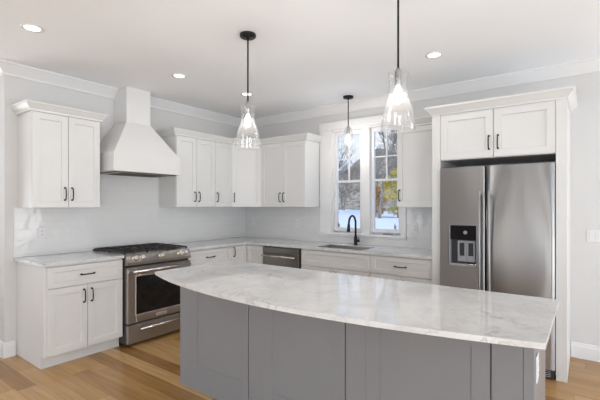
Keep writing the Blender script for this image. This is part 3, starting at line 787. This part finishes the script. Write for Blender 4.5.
# ================================================================= LIGHTS
def pendant(label, x, y, zt, zb, scale=1.0, kind=0):
    p = thing('pendant_light', label, 'pendant light', (x, y, H), 0)
    c = MB().lathe([(0, -.001), (.062, -.001), (.062, -.018), (.056, -.024), (.014, -.026), (.012, -.034), (0, -.034)], 32).build('ceiling_canopy', M['black'], p)
    for sx, sy in ((.03, -.02), (-.03, -.01)): MB().tube([(sx, sy, -.024), (sx, sy, -.028)], .005, 8).build('screw', M['black'], c)
    T = zt-H; B = zb-H; h = zt-zb
    MB().tube([(0, 0, -.03), (0, 0, T+.01)], .0062, 10).build('stem', M['black'], p)
    MB().lathe([(0, T+.022), (.011, T+.022), (.016, T+.012), (.019, T-.0), (.019, T-.075), (.016, T-.08), (0, T-.08)], 20).build('socket', M['steel_socket'], p)
    bl = MB().lathe([(0, T-.078), (.012, T-.08), (.013, T-.088), (.021, T-.105), (.024, T-.12), (.021, T-.135), (.011, T-.145), (0, T-.147)], 20).build('bulb', M['bulb'], p)
    s = scale
    if kind == 0: out = [(.020, 0), (.050, -.002), (.057, -.012), (.055, -.04), (.050, -.08), (.050, -.115), (.058, -.15), (.072, -.19), (.085, -.23), (.094, -.28), (.0985, -h)]
    else: out = [(.020, 0), (.034, -.004), (.040, -.015), (.050, -.05), (.066, -.10), (.078, -.15), (.085, -.20), (.089, -.26), (.090, -h)]
    out = [(r*s, T+z) for r, z in out]
    # smooth the outline
    def cr(P, m=5):
        o = []
        for i in range(len(P)-1):
            p0, p1, p2, p3 = P[max(i-1, 0)], P[i], P[i+1], P[min(i+2, len(P)-1)]
            for j in range(m):
                t = j/m
                o.append(tuple(.5*(2*b+(c-a)*t+(2*a-5*b+4*c-d)*t*t+(3*b-a-3*c+d)*t**3) for a, b, c, d in zip(p0, p1, p2, p3)))
        o.append(P[-1]); return o
    sm = cr(out); inn = [(max(r-.003, .002), z) for r, z in sm]
    MB().lathe(sm+inn[::-1], 48, close=True).build('glass_shade', M['shade'], p)
    l = bpy.data.lights.new('bulb_glow', 'POINT'); l.energy = 5.2; l.color = (1, .95, .89); l.shadow_soft_size = .024
    lo = bpy.data.objects.new('bulb_glow', l); COL.objects.link(lo); lo.location = (0, 0, T-.175); lo.parent = p
    return p
M['steel_socket'] = plain('socket_nickel', (.35, .34, .33), .35, .9)
pendant('clear glass pendant light over the island end nearest the range', 2.23, -2.26, 2.186, 1.858)
pendant('clear glass pendant light over the island end nearest the refrigerator', 3.44, -2.26, 2.186, 1.845)
pendant('clear glass pendant light hanging over the sink in front of the window', 2.0, -.30, 2.345, 2.03, 1.0, 1)

def can(label, x, y):
    o = thing('recessed_light', label, 'ceiling light', (x, y, H), 0)
    MB().lathe([(.052, -.0006), (.074, -.0006), (.076, -.004), (.058, -.008), (.052, -.004)], 36, close=True).build('trim_ring', M['trim'], o)
    MB().lathe([(0, -.003), (.0525, -.003), (.0525, -.0012), (0, -.0012)], 32).build('diffuser', M['led'], o)
    l = bpy.data.lights.new('can_glow', 'AREA'); l.shape = 'DISK'; l.size = .10; l.energy = 1.0; l.color = (1, .97, .93)
    lo = bpy.data.objects.new('can_glow', l); COL.objects.link(lo); lo.location = (0, 0, -.012); lo.parent = o
can('lit round recessed ceiling light in front of the lone two-door wall cabinet', 1.03, -3.29)
can('lit round recessed ceiling light in front of the range hood', 1.0, -1.98)
can('lit round recessed ceiling light nearest the fridge surround', 3.25, -1.0)
can('lit round recessed ceiling light nearest the corner cabinet, seen behind a pendant stem', 1.09, -1.10)

# ================================================================= OUTDOORS
random.seed(11)
def ground_z(x, y):
    t = max(0, min(1, (y-2)/13)); t = t*t*(3-2*t)
    return -.5+1.25*t+.09*math.sin(x*.7+y*.4)+.06*math.sin(x*1.9-y*.8)
mb = MB(); nx, ny = 50, 40; gx0, gx1, gy0, gy1 = -34, 14, .3, 38
vs = []
for j in range(ny+1):
    for i in range(nx+1):
        x = gx0+(gx1-gx0)*i/nx; yy = gy0+(gy1-gy0)*(j/ny)**1.4; vs.append((x, yy, ground_z(x, yy)))
mb.add(vs, [(j*(nx+1)+i, j*(nx+1)+i+1, (j+1)*(nx+1)+i+1, (j+1)*(nx+1)+i) for j in range(ny) for i in range(nx)], True)
sg = struct(mb.build('snow_ground', M['snow']))
# wooded hill far behind
mb = MB(); vs = []; nx, nz = 90, 14
for j in range(nz+1):
    for i in range(nx+1):
        x = -60+90*i/nx; t = j/nz; hgt = 7.2+1.2*math.sin(x*.25)+.8*math.sin(x*.6+1)+random.uniform(-.3, .3)
        vs.append((x+random.uniform(-.2, .2), 37.5+t*9+random.uniform(-.4, .4), .2+hgt*t))
mb.add(vs, [(j*(nx+1)+i, j*(nx+1)+i+1, (j+1)*(nx+1)+i+1, (j+1)*(nx+1)+i) for j in range(nz) for i in range(nx)])
struct(mb.build('wooded_hill', M['woods']))

def branch(mb, p, d, ln, r, lev, twig):
    n = 3; pts = [p]; dd = d.copy()
    for i in range(n):
        dd = (dd+Vector((random.uniform(-.18, .18), random.uniform(-.18, .18), random.uniform(-.05, .16)))).normalized()
        pts.append(pts[-1]+dd*ln/n)
    mb.tube(pts, [r, r*.85, r*.7, r*.5], 5 if lev > 1 else 3, cap=False)
    if lev == 0: return
    k = random.randint(3, 5) if lev > 1 else random.randint(3, 5)
    for i in range(k):
        t = random.uniform(.35, 1); q = pts[0].lerp(pts[-1], t); idx = min(int(t*n), n-1); q = pts[idx].lerp(pts[idx+1], t*n-idx)
        a = random.uniform(0, 2*PI); sp = random.uniform(.4, .8)
        o = dd.orthogonal().normalized(); o2 = dd.cross(o)
        nd_ = (dd+(o*math.cos(a)+o2*math.sin(a))*sp).normalized()
        branch(mb, q, nd_, ln*random.uniform(.5, .72), r*.55, lev-1, twig)
def tree(label, x, y, h, m, lev=4, group='bare trees beyond the snow'):
    t = thing('bare_tree', label, 'tree', (x, y, ground_z(x, y)-.1), 0, group)
    mb = MB(); branch(mb, Vector((0, 0, 0)), Vector((random.uniform(-.08, .08), random.uniform(-.08, .08), 1)), h*.42, h*.012, lev, None)
    mb.build('trunk_and_branches', m, t)
random.seed(5)
TL = 'leafless grey-brown tree standing in the snow beyond the window'
spots = []
for i in range(14):
    s_ = i/13
    for _ in range(300):
        yy = random.uniform(17.5, 36); u_ = random.uniform(-.02, 1.02)
        # spread across the strip of land seen through the window
        xl = 4.336-(4.336-1.60)*(yy+4.433)/4.433; xr = 4.336-(4.336-2.56)*(yy+4.433)/4.433
        x = xl+(xr-xl)*(u_*1.5-.25)
        if all((x-a)**2+(yy-b)**2 > 5.5 for a, b in spots): break
    spots.append((x, yy)); tree(TL, x, yy, random.uniform(5.5, 9.5), M['bark'] if i % 3 else M['bark2'], 4)
# one near tree whose limbs cross the right-hand upper panes
tree('leafless tree nearest the house with limbs crossing in front of the sky', -3.9, 13.2, 7.2, M['bark'], 5, None)

def leafy(name, label, x, y, blobs, n, size, m, trunk_h, droop=0):
    t = thing(name, label, 'tree' if 'tree' in name else 'shrub', (x, y, ground_z(x, y)-.05), 0)
    mb = MB()
    for i in range(n):
        bx, by, bz, rx, rz = random.choice(blobs)
        while True:
            p = Vector([random.uniform(-1, 1) for _ in range(3)])
            if .2 < p.length < 1: break
        c_ = Vector((bx+p.x*rx, by+p.y*rx, bz+p.z*rz))
        a = Vector((p.x+random.uniform(-.6, .6), p.y+random.uniform(-.6, .6), random.uniform(-.5, .5)-droop)).normalized()
        b = a.orthogonal().normalized(); b.rotate(Matrix.Rotation(random.uniform(0, 6), 3, a)); s1 = size*random.uniform(.6, 1.3)
        mb.add([c_-a*s1-b*s1*.1, c_-b*s1*.35, c_+a*s1, c_+b*s1*.35], [(0, 1, 2, 3)])
    mb.build('foliage', m, t)
    mb = MB().tube([(0, 0, 0), (.03, 0, trunk_h*.5), (0, .02, trunk_h)], [.07, .05, .02], 8)
    for bx, by, bz, rx, rz in blobs: mb.tube([(0, 0, trunk_h*.35), (bx*.6, by*.6, bz*.8), (bx, by, bz)], [.03, .02, .008], 5)
    mb.build('stem', M['bark2'], t)
yb = [(0, 0, .5, .6, .3), (-.45, 0, 1.3, .75, .28), (.5, .1, 1.35, .8, .3), (-.1, .1, 1.75, .85, .28), (-.5, -.1, 2.05, .55, .22), (.5, 0, 2.15, .75, .25), (.1, 0, 2.6, .5, .24), (.5, 0, 2.9, .4, .2), (-.6, 0, 2.2, .35, .2)]
leafy('yellow_green_tree', 'yellow-green leafy tree behind the snow beyond the window', -4.25, 16.4, yb, 2600, .085, M['yellow'], 2.8, .4)
ob = [(0, 0, .4, .5, .3), (-.35, 0, .7, .35, .25), (.3, 0, .9, .4, .25), (-.1, 0, 1.15, .45, .25), (.2, 0, 1.5, .3, .2)]
leafy('orange_shrub', 'orange-brown leafy shrub beside the yellow-green tree beyond the window', -4.98, 15.0, ob, 800, .11, M['orange'], 1.4)
